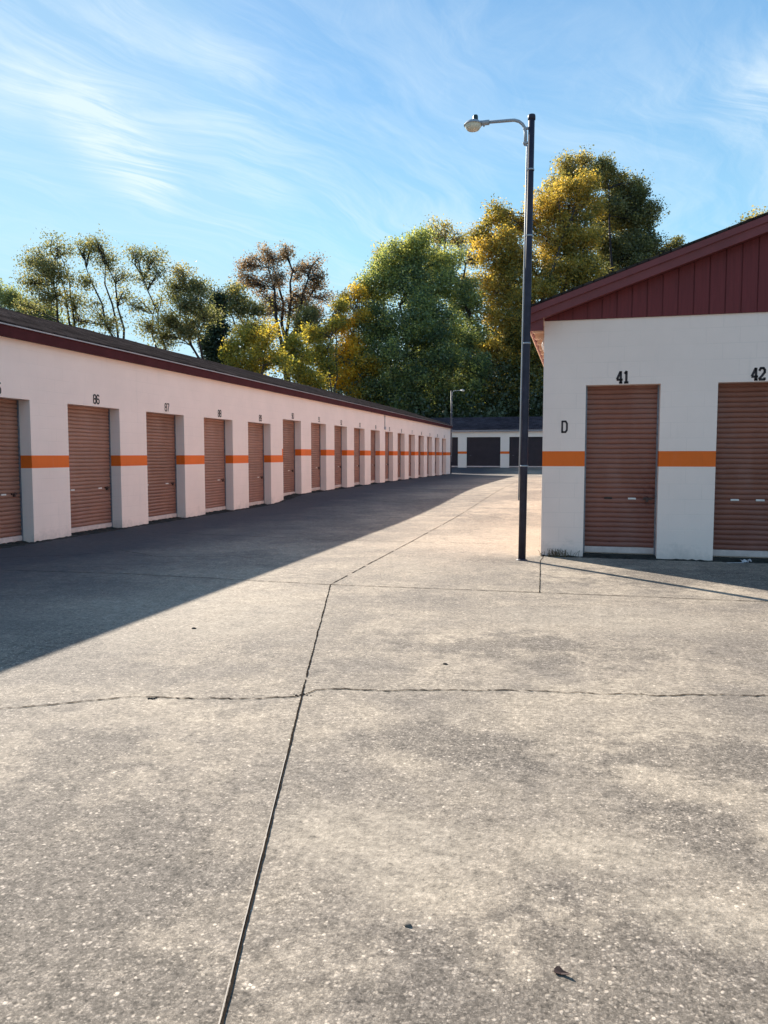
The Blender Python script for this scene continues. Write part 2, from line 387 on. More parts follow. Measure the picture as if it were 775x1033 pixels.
ribbon('joint_dirt', [(-2.59, 7.82), (-2.62, 11.85), (-2.7, 20), (-2.8, 40)], .010, M['crack'], .004, .06, gaps=.05)
ribbon('joint_dirt', [(-8.3, 7.7), (-5.2, 7.95), (-3.7, 7.87), (-2.59, 7.82), (-.37, 7.89), (2.2, 7.93), (8, 8.0)], .012, M['crack'], .003, .04, wvar=.6)
ribbon('slab_crack', [(-6, 2.7), (-3.07, 3.49), (-2.5, 3.85), (-1.9, 3.98), (-1.54, 4.11), (-1.50, 4.25), (-1.0, 4.36), (-.4, 4.52), (.2, 4.60), (1.09, 4.80), (4, 5.5)], .009, M['crack'], .016, .02, wvar=.85)
ribbon('joint_dirt', [(-.46, 10.72), (-.48, 10.28), (-.37, 7.89)], .008, M['crack'], .003, .04)
ribbon('slab_crack', [(-.75, 10.2), (-1.0, 9.93), (-1.45, 9.8), (-1.9, 9.95)], .006, M['sealant'], .006, .04, gaps=.04)
ribbon('joint_dirt', [(-7.5, 12.4), (-4.0, 12.0), (-1.2, 12.1)], .012, M['crack'], .008, .06, gaps=.06)
ribbon('slab_crack', [(-8.0, 8.6), (-6.8, 9.3), (-6.5, 9.9), (-5.6, 9.4), (-4.6, 9.7), (-3.9, 9.5)], .010, M['crack'], .012, .05, gaps=.12)
ribbon('joint_dirt', [(-7, 17), (-4.0, 17.2), (-1.2, 17.2)], .012, M['crack'], .008, .06, gaps=.2)
ribbon('joint_dirt', [(-7, 25), (-4.0, 25), (-1.2, 25)], .016, M['crack'], .008, .1, gaps=.2)
# crumbs gathered where cracks meet
for (cx, cy, n, r) in ((-1.55, 4.13, 12, .03), (-2.36, 3.87, 9, .02)):
    mb = MB()
    for k in range(n):
        x, y = cx + random.gauss(0, r), cy + random.gauss(0, r * (.35 if r > .2 else .6)); s = random.uniform(.003, .008); z = gz(x, y)
        mb.hull8([(x - s, y - s * .7, z - .001), (x + s, y - s, z - .001), (x + s * .8, y + s, z - .001), (x - s, y + s * .8, z - .001), (x - s * .4, y - s * .4, z + s), (x + s * .5, y - s * .4, z + s * .8), (x + s * .4, y + s * .4, z + s), (x - s * .5, y + s * .5, z + s * .7)])
    tag(mb.build('crack_crumbs', M['chip']), 'dark crumbs of dirt gathered in the slab cracks', 'crumbs', kind='stuff')

# ------------------------------------------------------------------ numerals (stencil strokes)
G = {
 '0': [[(.2, 0), (0, .25), (0, 1.25), (.2, 1.5)], [(.6, 0), (.8, .25), (.8, 1.25), (.6, 1.5)], [(.3, 0), (.5, 0)], [(.3, 1.5), (.5, 1.5)]],
 '1': [[(.4, .0), (.4, 1.5)], [(.15, 1.25), (.4, 1.5)], [(.12, 0), (.3, 0)], [(.5, 0), (.68, 0)]],
 '2': [[(0, 1.2), (.2, 1.5), (.6, 1.5), (.8, 1.25), (.8, .95), (.5, .6)], [(.42, .5), (0, .1)], [(0, 0), (.8, 0), (.8, .2)]],
 '4': [[(.6, 0), (.6, .33)], [(.6, .47), (.6, 1.5)], [(.52, 1.48), (0, .5)], [(0, .4), (.48, .4)], [(.7, .4), (.85, .4)], [(.42, 0), (.8, 0)]],
 '3': [[(0, 1.3), (.2, 1.5), (.6, 1.5), (.8, 1.25), (.8, .95), (.6, .78)], [(.6, .72), (.8, .5), (.8, .25), (.6, 0), (.2, 0), (0, .2)], [(.3, .75), (.55, .75)]],
 '5': [[(.8, 1.5), (0, 1.5), (0, .85)], [(.08, .85), (.6, .85), (.8, .65), (.8, .2), (.6, 0)], [(.5, 0), (.15, 0), (0, .15)]],
 '6': [[(.8, 1.3), (.6, 1.5), (.45, 1.5)], [(.33, 1.5), (.2, 1.5), (0, 1.25), (0, .25), (.2, 0), (.33, 0)], [(.45, 0), (.6, 0), (.8, .25), (.8, .6), (.6, .8), (.1, .8)]],
 '7': [[(0, 1.5), (.8, 1.5), (.75, 1.2), (.5, .65)], [(.45, .55), (.3, 0)]],
 '8': [[(.3, 0), (.2, 0), (0, .2), (0, .6), (.15, .78), (0, .95), (0, 1.3), (.2, 1.5), (.33, 1.5)], [(.47, 0), (.6, 0), (.8, .2), (.8, .6), (.65, .78), (.8, .95), (.8, 1.3), (.6, 1.5), (.47, 1.5)], [(.22, .78), (.58, .78)]],
 '9': [[(0, .2), (.2, 0), (.35, 0)], [(.47, 0), (.6, 0), (.8, .25), (.8, 1.25), (.6, 1.5), (.47, 1.5)], [(.35, 1.5), (.2, 1.5), (0, 1.25), (0, .9), (.2, .7), (.7, .7)]],
 'D': [[(.08, -.03), (.08, 1.53)], [(.08, 1.5), (.35, 1.5)], [(.45, 1.5), (.6, 1.5), (.8, 1.2), (.8, .3), (.6, 0), (.45, 0)], [(.08, 0), (.35, 0)]],
}
def numerals(text, h, P, parent, name='unit_number', sw=.24, mat=None, xs=1.):
    """P(u, z) -> point on the wall, text centred on u = 0, bottom at z = 0"""
    mb = MB(); s = h / 1.5; adv = 1.12 * s * xs; W = adv * len(text) - .32 * s * xs; u0 = -W / 2
    for ch in text:
        for ln in G[ch]:
            for (a, b) in zip(ln[:-1], ln[1:]):
                ax, az, bx, bz = u0 + a[0] * s * xs, a[1] * s, u0 + b[0] * s * xs, b[1] * s
                L = math.hypot(bx - ax, bz - az); tx, tz = (bx - ax) / L, (bz - az) / L; w = sw * s / 2
                ax -= tx * w * .45; az -= tz * w * .45; bx += tx * w * .45; bz += tz * w * .45
                q = [(ax - tz * w, az + tx * w), (ax + tz * w, az - tx * w), (bx + tz * w, bz - tx * w), (bx - tz * w, bz + tx * w)]
                mb.face([P(u, z) for u, z in q])
        u0 += adv
    return mb.build(name, mat or M['num'], parent, normals=False)

# ------------------------------------------------------------------ roll-up door (local: x along the door, -y outwards, z up)
_dm = {}
def roll_door(w, h, mat, slat=.0675, side='r'):
    """curtain of rounded steel slats hanging in its opening"""
    key = (round(w, 3), round(h, 3), mat.name)
    if key not in _dm:
        mb = MB(); n = int(h / slat); prof = []
        for i in range(n):
            z = i * slat
            for f, d in ((0, .0), (.08, -.004), (.25, -.011), (.5, -.0135), (.75, -.011), (.90, -.006), (.95, .010)):
                prof.append((z + f * slat, d))
        prof.append((h, 0))
        b = 0
        cols = 9; mb.v = [(w * c / (cols - 1), d + .0035 * math.sin(z * 5.1 + c * .9 + w * 9) * math.sin(math.pi * c / 8), z + .0022 * math.sin(z * 9.7 + c * 1.3)) for z, d in prof for c in range(cols)]
        for i in range(len(prof) - 1):
            for c in range(cols - 1):
                mb.f.append((i * cols + c, i * cols + c + 1, (i + 1) * cols + c + 1, (i + 1) * cols + c)); mb.mi.append(0); mb.sm.append((i % 7) not in (6,))
        _dm[key] = mb
    return _dm[key]
def make_door(parent, loc, rz, w, h, mat, parts, label=None):
    d = roll_door(w, h, mat).build('roll_up_door', mat, parent, normals=False)
    d.location = loc; d.rotation_euler = (0, 0, rz)
    if label: d['label'] = label
    m = MB(); m.box(.004, w - .004, -.026, .004, -.085, -.003); m.build('bottom_bar', M['bar'], d, .004)
    for (x, kind) in parts:
        if kind == 'plate': m = MB(); m.box(x, x + .105, -.020, -.008, .655, .680); m.build('pull_plate', M['plate'], d, .003)
        if kind == 'slot': m = MB(); m.box(x, x + .105, -.020, -.008, .660, .682); m.build('pull_slot', M['slot'], d, .003)
        if kind == 'latch':
            m = MB(); m.box(x - .05, x + .07, -.030, -.006, .655, .685); m.box(x - .018, x + .018, -.052, -.018, .625, .672)
            m.tube([(x - .012, -.04, .665), (x - .012, -.04, .70), (x + .012, -.04, .70), (x + .012, -.04, .665)], .004, 6)
            m.build('slide_latch', M['latch'], d, .002)
    for x0, x1, nm in ((-.012, .022, 0), (w - .022, w + .012, 1)):
        m = MB(); m.box(x0, x1, -.030, .012, -.10, h); m.build('guide_rail', M['rail'], d, .003)
    return d

# ------------------------------------------------------------------ left row of units
def roof_gable_y(parent, x_eave, x_ridge, x_back, y0, y1, z_eave, z_ridge, mats, th=.035, sag=0.):
    """ridge along y; one folded shingle sheet with thickness"""
    mb = MB(); n = 60; prev = None; rnd = random.Random(3)
    for k in range(n + 1):
        y = y0 + (y1 - y0) * k / n; w = rnd.uniform(-1, 1) * sag; w2 = rnd.uniform(-1, 1) * sag
        top = [(x_eave, y, z_eave + w * .3), ((x_eave + x_ridge) / 2, y, (z_eave + z_ridge) / 2 + w2), (x_ridge, y, z_ridge + w), ((x_back + x_ridge) / 2, y, (z_eave + z_ridge) / 2), (x_back, y, z_eave)]
        bot = [(p[0], p[1], p[2] - th) for p in top]
        ring = top + bot[::-1]
        if prev:
            for i in range(len(ring)):
                j = (i + 1) % len(ring); mb.face([prev[i], prev[j], ring[j], ring[i]])
        else: mb.face(ring)
        prev = ring
    mb.face(prev[::-1])
    return mb.build('roof', mats, parent)

LX = -8.45; LY0, LY1 = 1.9, 51.3; LTOP = 3.18; LB = -15.05
lb = empty('storage_building', (LX, LY0, 0))
tag(lb, 'long cream storage building with a row of narrow brown roll-up doors along the left side', 'building')
LOC = Vector(lb.location)
def ploc(o): o.location = Vector(o.location) - LOC; return o
doors = [(n, 11.40 + 2.445 * (n - 86)) for n in range(83, 102)]
OW = 1.52
us = sorted({LY0, LY1, 21.10, 21.26} | {round(y, 4) for _, y in doors} | {round(y + OW, 4) for _, y in doors})
B1 = (1.19, 1.393); B2 = (1.38, 1.583); SPL = 20.9
zs = sorted({-.3, B1[0], B1[1], B2[0], B2[1], 2.27, 2.45, LTOP})
def dtop(n): return 2.27 if n < 90 else 2.45
def l_open(u, z):
    for n, y in doors:
        if y < u < y + OW and z < dtop(n): return True
    return False
def l_mat(u, z):
    if u < 21.26 - 1e-3:
        if B1[0] < z < B1[1]: return 1
        if u > 21.10 and B1[0] < z < B2[1]: return 1
        return 0
    return 1 if B2[0] < z < B2[1] else 0
mb = MB()
facade(mb, us, zs, l_open, l_mat, lambda u, z, d: (LX - d, u, z), .30)
# back and end walls, with gable ends under the roof
mb.face([(LB, LY0, -.3), (LB, LY1, -.3), (LB, LY1, LTOP), (LB, LY0, LTOP)])
RZ = 4.46; RXm = (LX + LB) / 2
for y in (LY0, LY1):
    mb.face([(LB, y, -.3), (LX, y, -.3), (LX, y, LTOP), (RXm, y, RZ - .14), (LB, y, LTOP)])
mb.face([(LX - .30, LY0, -.29), (LX - .30, LY1, -.29), (LX - .30, LY1, LTOP), (LX - .30, LY0, LTOP)]) # inner wall behind the curtains
w = ploc(mb.build('wall', [M['wall'], M['band']], lb, normals=False))
ploc(roof_gable_y(lb, LX + .13, RXm, LB - .13, LY0 - .15, LY1 + .15, 3.385, RZ, M['shx'], .03, .012))
m = MB(); m.box(LX + .085, LX + .11, LY0 - .14, LY1 + .14, 3.165, 3.352); ploc(m.build('fascia', M['fascia'], lb, .003))
m = MB(); m.box(LX - .2, LX + .0845, LY0 - .02, LY1 + .02, 3.181, 3.20); ploc(m.build('soffit', M['fascia'], lb))
m = MB(); m.box(LX + .111, LX + .136, LY0 - .15, LY1 + .15, 3.338, 3.356); ploc(m.build('drip_edge', M['drip'], lb))
m = MB(); m.box(LB - .11, LB - .085, LY0 - .14, LY1 + .14, 3.165, 3.352); ploc(m.build('fascia', M['fascia'], lb, .003))
for y, s in ((LY0, -1), (LY1, 1)):
    m = MB(); ya, yb = sorted((y + s * .10, y + s * .125))
    for xa, xb in ((LX + .12, RXm), (LB - .12, RXm)):
        za = 3.35; zb = RZ - .032; hgt = .17
        m.hull8([(xa, ya, za - hgt), (xb, ya, zb - hgt), (xb, yb, zb - hgt), (xa, yb, za - hgt), (xa, ya, za), (xb, ya, zb), (xb, yb, zb), (xa, yb, za)])
    ploc(m.build('rake_board', M['fascia'], lb))
first = None
for n, y in doors:
    zf = gz(-8.3, y + .7) + (.115 if n < 90 else .13); top = dtop(n)
    rnd = random.Random(n); q = rnd.uniform(-.03, .03)
    parts = [(.30 + q, 'plate'), (1.10 + q, 'plate'), (1.36 + q * .6, 'latch')]
    d = make_door(lb, (LX - .235, y, zf), R(90), OW, top - zf + .02, M['door'], parts if n != 90 else [(.95, 'plate'), (1.3, 'latch')], None)
    d.location = Vector(d.location) - LOC
    if n >= 85:
        P = lambda u, z, y=y, top=top: (LX + .003, y + .81 + u, top + .055 + z)
        ploc(numerals(str(n), .15, P, lb, xs=.85, sw=.27))
# conduit and small box on the wall between two doors
m = MB(); m.tube([(LX + .02, 33.3, 3.17), (LX + .02, 33.3, 2.66)], .016, 8); c = ploc(m.build('conduit', M['galv'], lb))
m = MB(); m.box(LX, LX + .06, 33.24, 33.36, 2.53, 2.66); ploc(m.build('junction_box', M['galv'], lb, .005))

# ------------------------------------------------------------------ right building, gable end towards us
RY = 10.82; RX0, RX1 = -.50, 6.57; RMX = (RX0 + RX1) / 2; RYB = 46.0; RTOP = 3.215; SL = .345
rb = empty('storage_building', (RX0, RY, 0))
tag(rb, 'cream storage building with dark red gable, letter D and doors 41 and 42', 'building')
LOC2 = Vector(rb.location)
def ploc2(o): o.location = Vector(o.location) - LOC2; return o
rd = [(41, .065), (42, 1.725), (43, 3.385), (44, 5.045)]; RW = .955
us = sorted({RX0, RX1} | {x for _, x in rd} | {x + RW for _, x in rd}); zs = [-.3, 1.246, 1.452, 2.34, RTOP]
mb = MB()
facade(mb, us, zs, lambda u, z: z < 2.34 and any(x < u < x + RW for _, x in rd), lambda u, z: 1 if 1.246 < z < 1.452 else 0, lambda u, z, d: (u, RY + d, z), .22)
for x in (RX0, RX1):
    for z0, z1, mi in ((-.3, 1.246, 0), (1.246, 1.452, 1), (1.452, RTOP + .02, 0)):
        mb.face([(x, RY, z0), (x, RYB, z0), (x, RYB, z1), (x, RY, z1)], mi)
mb.face([(RX0, RYB, -.3), (RX1, RYB, -.3), (RX1, RYB, RTOP), (RMX, RYB, RTOP + (RMX - RX0) * SL), (RX0, RYB, RTOP)])
mb.face([(RX0, RY + .22, -.3), (RX1, RY + .22, -.3), (RX1, RY + .22, RTOP), (RX0, RY + .22, RTOP)])
ploc2(mb.build('wall', [M['wall'], M['band']], rb, normals=False))
# board siding of the gable: flat boards with narrow grooves, cut along the rake
def rake(x): return RTOP + .02 + (min(x - RX0, RX1 - x)) * SL
mb = MB(); x = RX0 - .0; bw = .19; g = .016; yo = RY - .022; yi = RY - .008
while x < RX1:
    x1 = min(x + bw - g, RX1); segs = [(x, x1)] if not (x < RMX < x1) else [(x, RMX), (RMX, x1)]
    for a, b in segs:
        mb.face([(a, yo, RTOP), (b, yo, RTOP), (b, yo, rake(b)), (a, yo, rake(a))])
    for a in (x, x1): mb.face([(a, yo, RTOP), (a, yi, RTOP), (a, yi, rake(a)), (a, yo, rake(a))])
    mb.face([(x, yo, RTOP), (x1, yo, RTOP), (x1, yi, RTOP), (x, yi, RTOP)])
    x2 = min(x1 + g, RX1)
    if x2 > x1: mb.face([(x1, yi, RTOP), (x2, yi, RTOP), (x2, yi, rake(x2)), (x1, yi, rake(x1))])
    x += bw
ploc2(mb.build('gable_siding', M['gable'], rb, normals=False))
# roof sheet, rake boards (two steps), eave fascia, open soffit with rafter tails
EX = .20; z_e = RTOP + .235 - EX * SL
rf = roof_gable_y(rb, RX0 - EX - .02, RMX, RX1 + EX + .02, RY - .27, RYB + .2, z_e, z_e + (RMX - RX0 + EX + .02) * SL, M['shx'], .03)
ploc2(rf)
def rakeboard(name, y0, y1, drop0, drop1, mat):
    m = MB()
    for s in (1, -1):
        xa = RX0 - EX - .015 if s > 0 else RX1 + EX + .015; xb = RMX
        za = z_e - .032; zb = za + abs(xb - xa) * SL
        m.hull8([(xa, y0, za - drop1), (xb, y0, zb - drop1), (xb, y1, zb - drop1), (xa, y1, za - drop1), (xa, y0, za - drop0), (xb, y0, zb - drop0), (xb, y1, zb - drop0), (xa, y1, za - drop0)])
    return ploc2(m.build(name, mat, rb, .002))
rakeboard('rake_trim', RY - .262, RY - .235, .0, .085, M['fascia_r'])
rakeboard('rake_board', RY - .234, RY - .20, .001, .200, M['fascia_r'])
rakeboard('rake_soffit', RY - .199, RY - .023, .165, .185, M['fascia_r'])
m = MB(); m.box(RX0 - EX - .03, RX0 - EX - .005, RY - .255, RYB + .18, z_e - .19, z_e - .03); ploc2(m.build('fascia', M['fascia_r'], rb, .003))
m = MB(); m.box(RX0 - EX - .004, RX0 - .002, RY - .19, RYB, z_e - .150, z_e - .135); ploc2(m.build('soffit', M['soffit'], rb))
m = MB(); m.box(RX0 - EX - .045, RX0 - EX - .031, RY - .2, RYB + .18, z_e - .195, z_e - .15); ploc2(m.build('drip_edge', M['soffit'], rb))
m = MB(); m.hull8([(RX0 - EX - .004, RY - .20, z_e - .32), (RX0 - .002, RY - .20, z_e - .32), (RX0 - .002, RY - .17, z_e - .32), (RX0 - EX - .004, RY - .17, z_e - .32),
                   (RX0 - EX - .004, RY - .20, z_e - .16), (RX0 - .002, RY - .20, z_e - .16), (RX0 - .002, RY - .17, z_e - .16), (RX0 - EX - .004, RY - .17, z_e - .16)])
ploc2(m.build('eave_return', M['fascia_r'], rb))
m = MB(); m.box(RX0 - EX + .01, RX0 - .003, 0, .04, z_e - .24, z_e - .151); rt = m.build('rafter_tail', M['soffit'], rb); rt.location = Vector((0, RY + .5, 0)) - LOC2
for k in range(1, 57):
    c = rt.copy(); col.objects.link(c); c.parent = rb; c.location = Vector((0, RY + .5 + k * .61, 0)) - LOC2
m = MB(); m.tube([(RX0 - .03, RY + .9, 3.12), (RX0 - .055, RY + .9, 3.02), (RX0 - .03, RY + .9, 2.93)], .022, 8); ploc2(m.build('wall_bracket', M['plate'], rb))
m = MB(); m.box(RX1 + EX + .005, RX1 + EX + .03, RY - .255, RYB + .18, z_e - .19, z_e - .03); ploc2(m.build('fascia', M['fascia_r'], rb, .003))
for n, x in rd:
    parts = {41: [(.27, 'slot'), (.585, 'plate'), (.83, 'latch')], 42: [(.225, 'plate'), (.535, 'plate'), (.80, 'latch')]}.get(n, [(.25, 'plate'), (.55, 'plate')])
    d = make_door(rb, (x, RY + .185, .138), 0, RW, 2.225, M['door_r'] if n == 41 else M['door_r2'], parts, 'red-brown roll-up door with a dark red rust stain around its latch' if n == 41 else None)
    d.location = Vector(d.location) - LOC2
    if n < 43:
        ploc2(numerals(str(n), .145, lambda u, z, x=x: (x + .475 + u, RY - .003, 2.365 + z), rb, xs=.80, sw=.31))
m = MB(); m.box(RX0 + .01, RX1 - .01, RY + .03, RY + .219, -.1, .035); ploc2(m.build('door_sill', M['moss'], rb, .01))
ploc2(numerals('D', .145, lambda u, z: (-.212 + u, RY - .003, 1.712 + z), rb, 'wall_letter', xs=.9, sw=.26))

# ------------------------------------------------------------------ far building across the end of the yard
FY = 60.; FB = .36; FTOP = 3.22
fb = empty('storage_building', (0, FY, FB))
tag(fb, 'low storage building with wide dark maroon doors across the far end of the yard', 'building')
LOC3 = Vector(fb.location)
def ploc3(o): o.location = Vector(o.location) - LOC3; return o
fd = [-11.91 + 3.31 * k for k in range(-2, 9)]; FW = 2.63; FX0, FX1 = -19.3, 18.6
us = sorted({FX0, FX1} | set(fd) | {x + FW for x in fd}); zs = [-.2, 1.49, 1.68, 2.79, FTOP]
mb = MB()
facade(mb, us, zs, lambda u, z: z < 2.79 and any(x < u < x + FW for x in fd), lambda u, z: 1 if 1.49 < z < 1.68 else 0, lambda u, z, d: (u, FY + d, z), .2)
FM = FY + 3.4; FYB = FY + 6.8; FR = 4.50
for x in (FX0, FX1): mb.face([(x, FY, -.2), (x, FYB, -.2), (x, FYB, FTOP), (x, FM, FR - .1), (x, FY, FTOP)])
mb.face([(FX0, FYB, -.2), (FX1, FYB, -.2), (FX1, FYB, FTOP), (FX0, FYB, FTOP)])
ploc3(mb.build('wall', [M['wallfar'], M['band']], fb, normals=False))
m = MB()
for ya, yb in ((FY - .2, FM), (FYB + .2, FM)):
    za, zb = 3.37, FR
    m.hull8([(FX0 - .2, ya, za - .03), (FX1 + .2, ya, za - .03), (FX1 + .2, yb, zb - .03), (FX0 - .2, yb, zb - .03), (FX0 - .2, ya, za), (FX1 + .2, ya, za), (FX1 + .2, yb, zb), (FX0 - .2, yb, zb)])
ploc3(m.build('roof', M['shy'], fb))
m = MB(); m.box(FX0 - .19, FX1 + .19, FY - .19, FY - .16, 3.20, 3.338); ploc3(m.build('fascia', M['rail'], fb))
m = MB(); m.box(FX0, FX1, FY - .159, FY - .001, 3.205, 3.22); ploc3(m.build('soffit', M['fascia'], fb))
for k, x in enumerate(fd):
    d = roll_door(FW, 2.79 - .55, M['door_far'], .0675).build('roll_up_door', M['door_far'], fb, normals=False); d.location = Vector((x, FY + .15, .55)) - LOC3
    m = MB(); m.box(.01, FW - .01, -.04, .0, -.10, 0); m.build('bottom_bar', M['bar'], d, .005)
    m = MB(); m.box(.25, .36, -.03, -.01, .8, .83); m.build('pull_plate', M['rail'], d)

# ------------------------------------------------------------------ lamp posts
def lamp_post(px, py, z0, ztop, r0, r1, arm, label, lean=0., dark=True):
    t = empty('lamp_post', (px, py, z0)); tag(t, label, 'lamp post', 'lamp posts of the storage yard'); h = ztop - z0
    L = lambda z: lean * z / h
    m = MB(); m.tube([(0, 0, -.1), (L(h * .33), 0, h * .33), (L(h * .66), 0, h * .66), (L(h), 0, h)], [r0, r0 * .96, (r0 + r1) / 2, r1], 20)
    m.lathe([(r0 * 1.5, 0), (r0 * 1.45, .012), (r0 * 1.02, .02)], (0, 0, -.002), 20)
    m.build('pole', M['pole'] if dark else M['galv'], t)
    m = MB(); m.lathe([(0, .03), (r1 * 1.1, .026), (r1 * 1.22, .01), (r1 * 1.22, -.035), (r1 * 1.02, -.04)], (L(h), 0, h), 20); m.build('pole_cap', M['pole'], t)
    # gooseneck arm bolted to the side of the pole
    az = h + .015; xo = L(h) - r1 - .035
    pts = [(xo, 0, az - .36)] + [(xo - (.17 - .17 * math.cos(a)), 0, az - .20 + .17 * math.sin(a)) for a in [R(d) for d in (0, 20, 40, 60, 80, 90)]] + [(xo - arm, 0, az - .02)]
    m = MB(); m.tube(pts, .020, 12); a_ = m.build('lamp_arm', M['galv'], t)
    for zz in (az - .33, az - .15):
        m = MB(); m.box(xo - .03, L(h) + .0, -.02, .02, zz - .012, zz + .012); m.build('arm_bracket', M['galv'], a_, .003)
    m = MB(); m.tube([(xo - arm + .10, 0, az - .025), (xo - arm - .03, 0, az - .025)], .032, 12); m.tube([(xo - arm + .03, 0, az - .05), (xo - arm + .03, 0, az - .07)], .012, 8); m.build('arm_clamp', M['galv'], a_)
    hx = xo - arm - .11; hz = az - .02
    hd = MB(); hd.lathe([(0, .045), (.05, .042), (.09, .02), (.118, -.012), (.122, -.02), (.110, -.02)], (hx, 0, hz), 24); head = hd.build('lamp_head', M['galv'], t)
    m = MB(); m.lathe([(.108, -.018), (.100, -.05), (.078, -.078), (.04, -.092), (0, -.095)], (hx, 0, hz), 24); m.build('lamp_lens', M['lens'], head)
    m = MB(); m.lathe([(.0, .105), (.026, .103), (.032, .09), (.034, .035), (.036, .03)], (hx + .03, 0, hz), 14); m.build('photocell', M['cell'], head)
    # cable conduit down the pole with straps
    cz0 = h * .14; xc = lambda z: L(z) - (r0 + (r1 - r0) * z / h) - .010
    m = MB(); m.tube([(xc(z), -.012, z) for z in (cz0, h * .4, h * .7, az - .36)], .009, 8); cd = m.build('conduit', M['galv'], t)
    for z in (h * .22, h * .5, h * .74, h * .885):
        rr = r0 + (r1 - r0) * z / h + .004
        m = MB(); m.lathe([(rr, -.010), (rr + .004, -.010), (rr + .004, .010), (rr, .010)], (L(z), 0, z), 18); m.build('strap', M['galv'], t)
    return t
lamp_post(-.725, 10.31, 0, 5.71, .050, .040, .565, 'tall dark lamp post standing by the corner of the building with the letter D', .05)
lamp_post(-8.62, 52.6, gz(-8.4, 52), 5.80, .050, .04, .70, 'small distant lamp post rising behind the far end of the left row', 0., True).rotation_euler = (0, 0, math.pi - .3)

# ------------------------------------------------------------------ small things on the ground
def curled_leaf(x, y, s, rz, label, pts, mat):
    n = len(pts); mb = MB(); c = Vector((sum(p[0] for p in pts) / n, sum(p[1] for p in pts) / n, .012))
    for layer, dz in ((0, 0), (1, -.0012)):
        for i in range(n):
            a, b = pts[i], pts[(i + 1) % n]
            mb.face([(a[0] * s, a[1] * s, a[2] * s + dz), (b[0] * s, b[1] * s, b[2] * s + dz), (c.x * s, c.y * s, c.z * s + dz - .001)], 0, True)
    o = mb.build('fallen_leaf', mat, normals=False); o.location = (x, y, gz(x, y) + .004); o.rotation_euler = (0, 0, rz); return tag(o, label, 'leaf')
lp = [(-.10, 1.0, .35), (-.55, .75, .1), (-.75, .1, .0), (-.5, -.35, .05), (.3, -.6, .0), (1.3, -1.05, .3), (1.75, -1.0, .45), (1.6, -.55, .2), (.75, .1, .25), (.35, .75, .5)]
curled_leaf(-.03, 2.035, .0165, YAW, 'curled black-brown leaf lying alone on the concrete near the bottom edge', lp, M['leafdry'])
def pebble(x, y, s, label, mat):
    mb = MB(); mb.lathe([(0, .55 * s), (.6 * s, .45 * s), (1.0 * s, .1 * s), (.9 * s, -.1 * s)], (0, 0, 0), 9)
    for i, v in enumerate(mb.v): mb.v[i] = (v[0] * random.uniform(.8, 1.2), v[1] * random.uniform(.6, .9), v[2])
    o = mb.build('dirt_clod', mat); o.location = (x, y, gz(x, y)); return tag(o, label, 'dirt clod')
M['clod'] = simple('grey_clod', (.11, .095, .08), .95, .4, 60)
pebble(-.47, 2.14, .013, 'small grey dirt clod on the concrete to the left of the curled leaf', M['clod'])
pebble(-3.0, 5.55, .020, 'tiny dark clod on sunlit concrete between the shadow edge and the long crack', M['chip'])
pebble(-.85, 5.0, .018, 'tiny dark clod just beyond the long crack, right of the joint', M['chip'])
# plastic scrap in front of door 42
mb = MB()
mb.hull8([(0, 0, .0), (.42, .015, .0), (.42, .04, .0), (0, .035, .0), (0, 0, .008), (.42, .02, .012), (.42, .035, .012), (0, .03, .008)])
rnd = random.Random(5); prev = None
for k in range(9):
    x = .36 + .035 * k; a = (x, .02 + rnd.uniform(-.02, .04), .01 + rnd.uniform(0, .09)); b = (x + rnd.uniform(-.02, .02), .08 + rnd.uniform(-.02, .05), .01 + rnd.uniform(0, .10))
    if prev: mb.face([prev[0], prev[1], b, a])
    prev = (a, b)
o = mb.build('plastic_scrap', M['litter']); o.location = (1.88, 10.66, .004); o.rotation_euler = (0, 0, .25); o.scale = (.52, .6, .45)
tag(o, 'crumpled white plastic scrap on the ground in front of door 42', 'litter')
# weeds at the corner pier
def weeds(x, y, n, spread, h, label, seed):
    r = random.Random(seed); mb = MB()
    for k in range(n):
        bx, by = r.gauss(0, spread), r.uniform(-.03, .03); a = r.uniform(0, 6.28); L = h * r.uniform(.35, 1); lean = r.uniform(.1, .8); w = .0035
        pts = [(bx, by, 0)]
        for q in (1, 2, 3):
            f = q / 3; pts.append((bx + math.cos(a) * lean * L * f * f, by + math.sin(a) * lean * L * f * f * .4, L * f * (1 - .2 * f * lean)))
        for p, q in zip(pts[:-1], pts[1:]): mb.face([(p[0] - w, p[1], p[2]), (p[0] + w, p[1], p[2]), (q[0] + w * .5, q[1], q[2]), (q[0] - w * .5, q[1], q[2])])
    o = mb.build('weed_clump', M['weed'], normals=False); o.location = (x, y, gz(x, y)); return tag(o, label, 'weeds')
weeds(-.27, 10.76, 70, .10, .13, 'dry brown weeds against the corner pier beside door 41', 2)
weeds(-.50, 10.90, 8, .012, .04, 'pale dry grass tuft at the left corner of the building lettered D', 3)
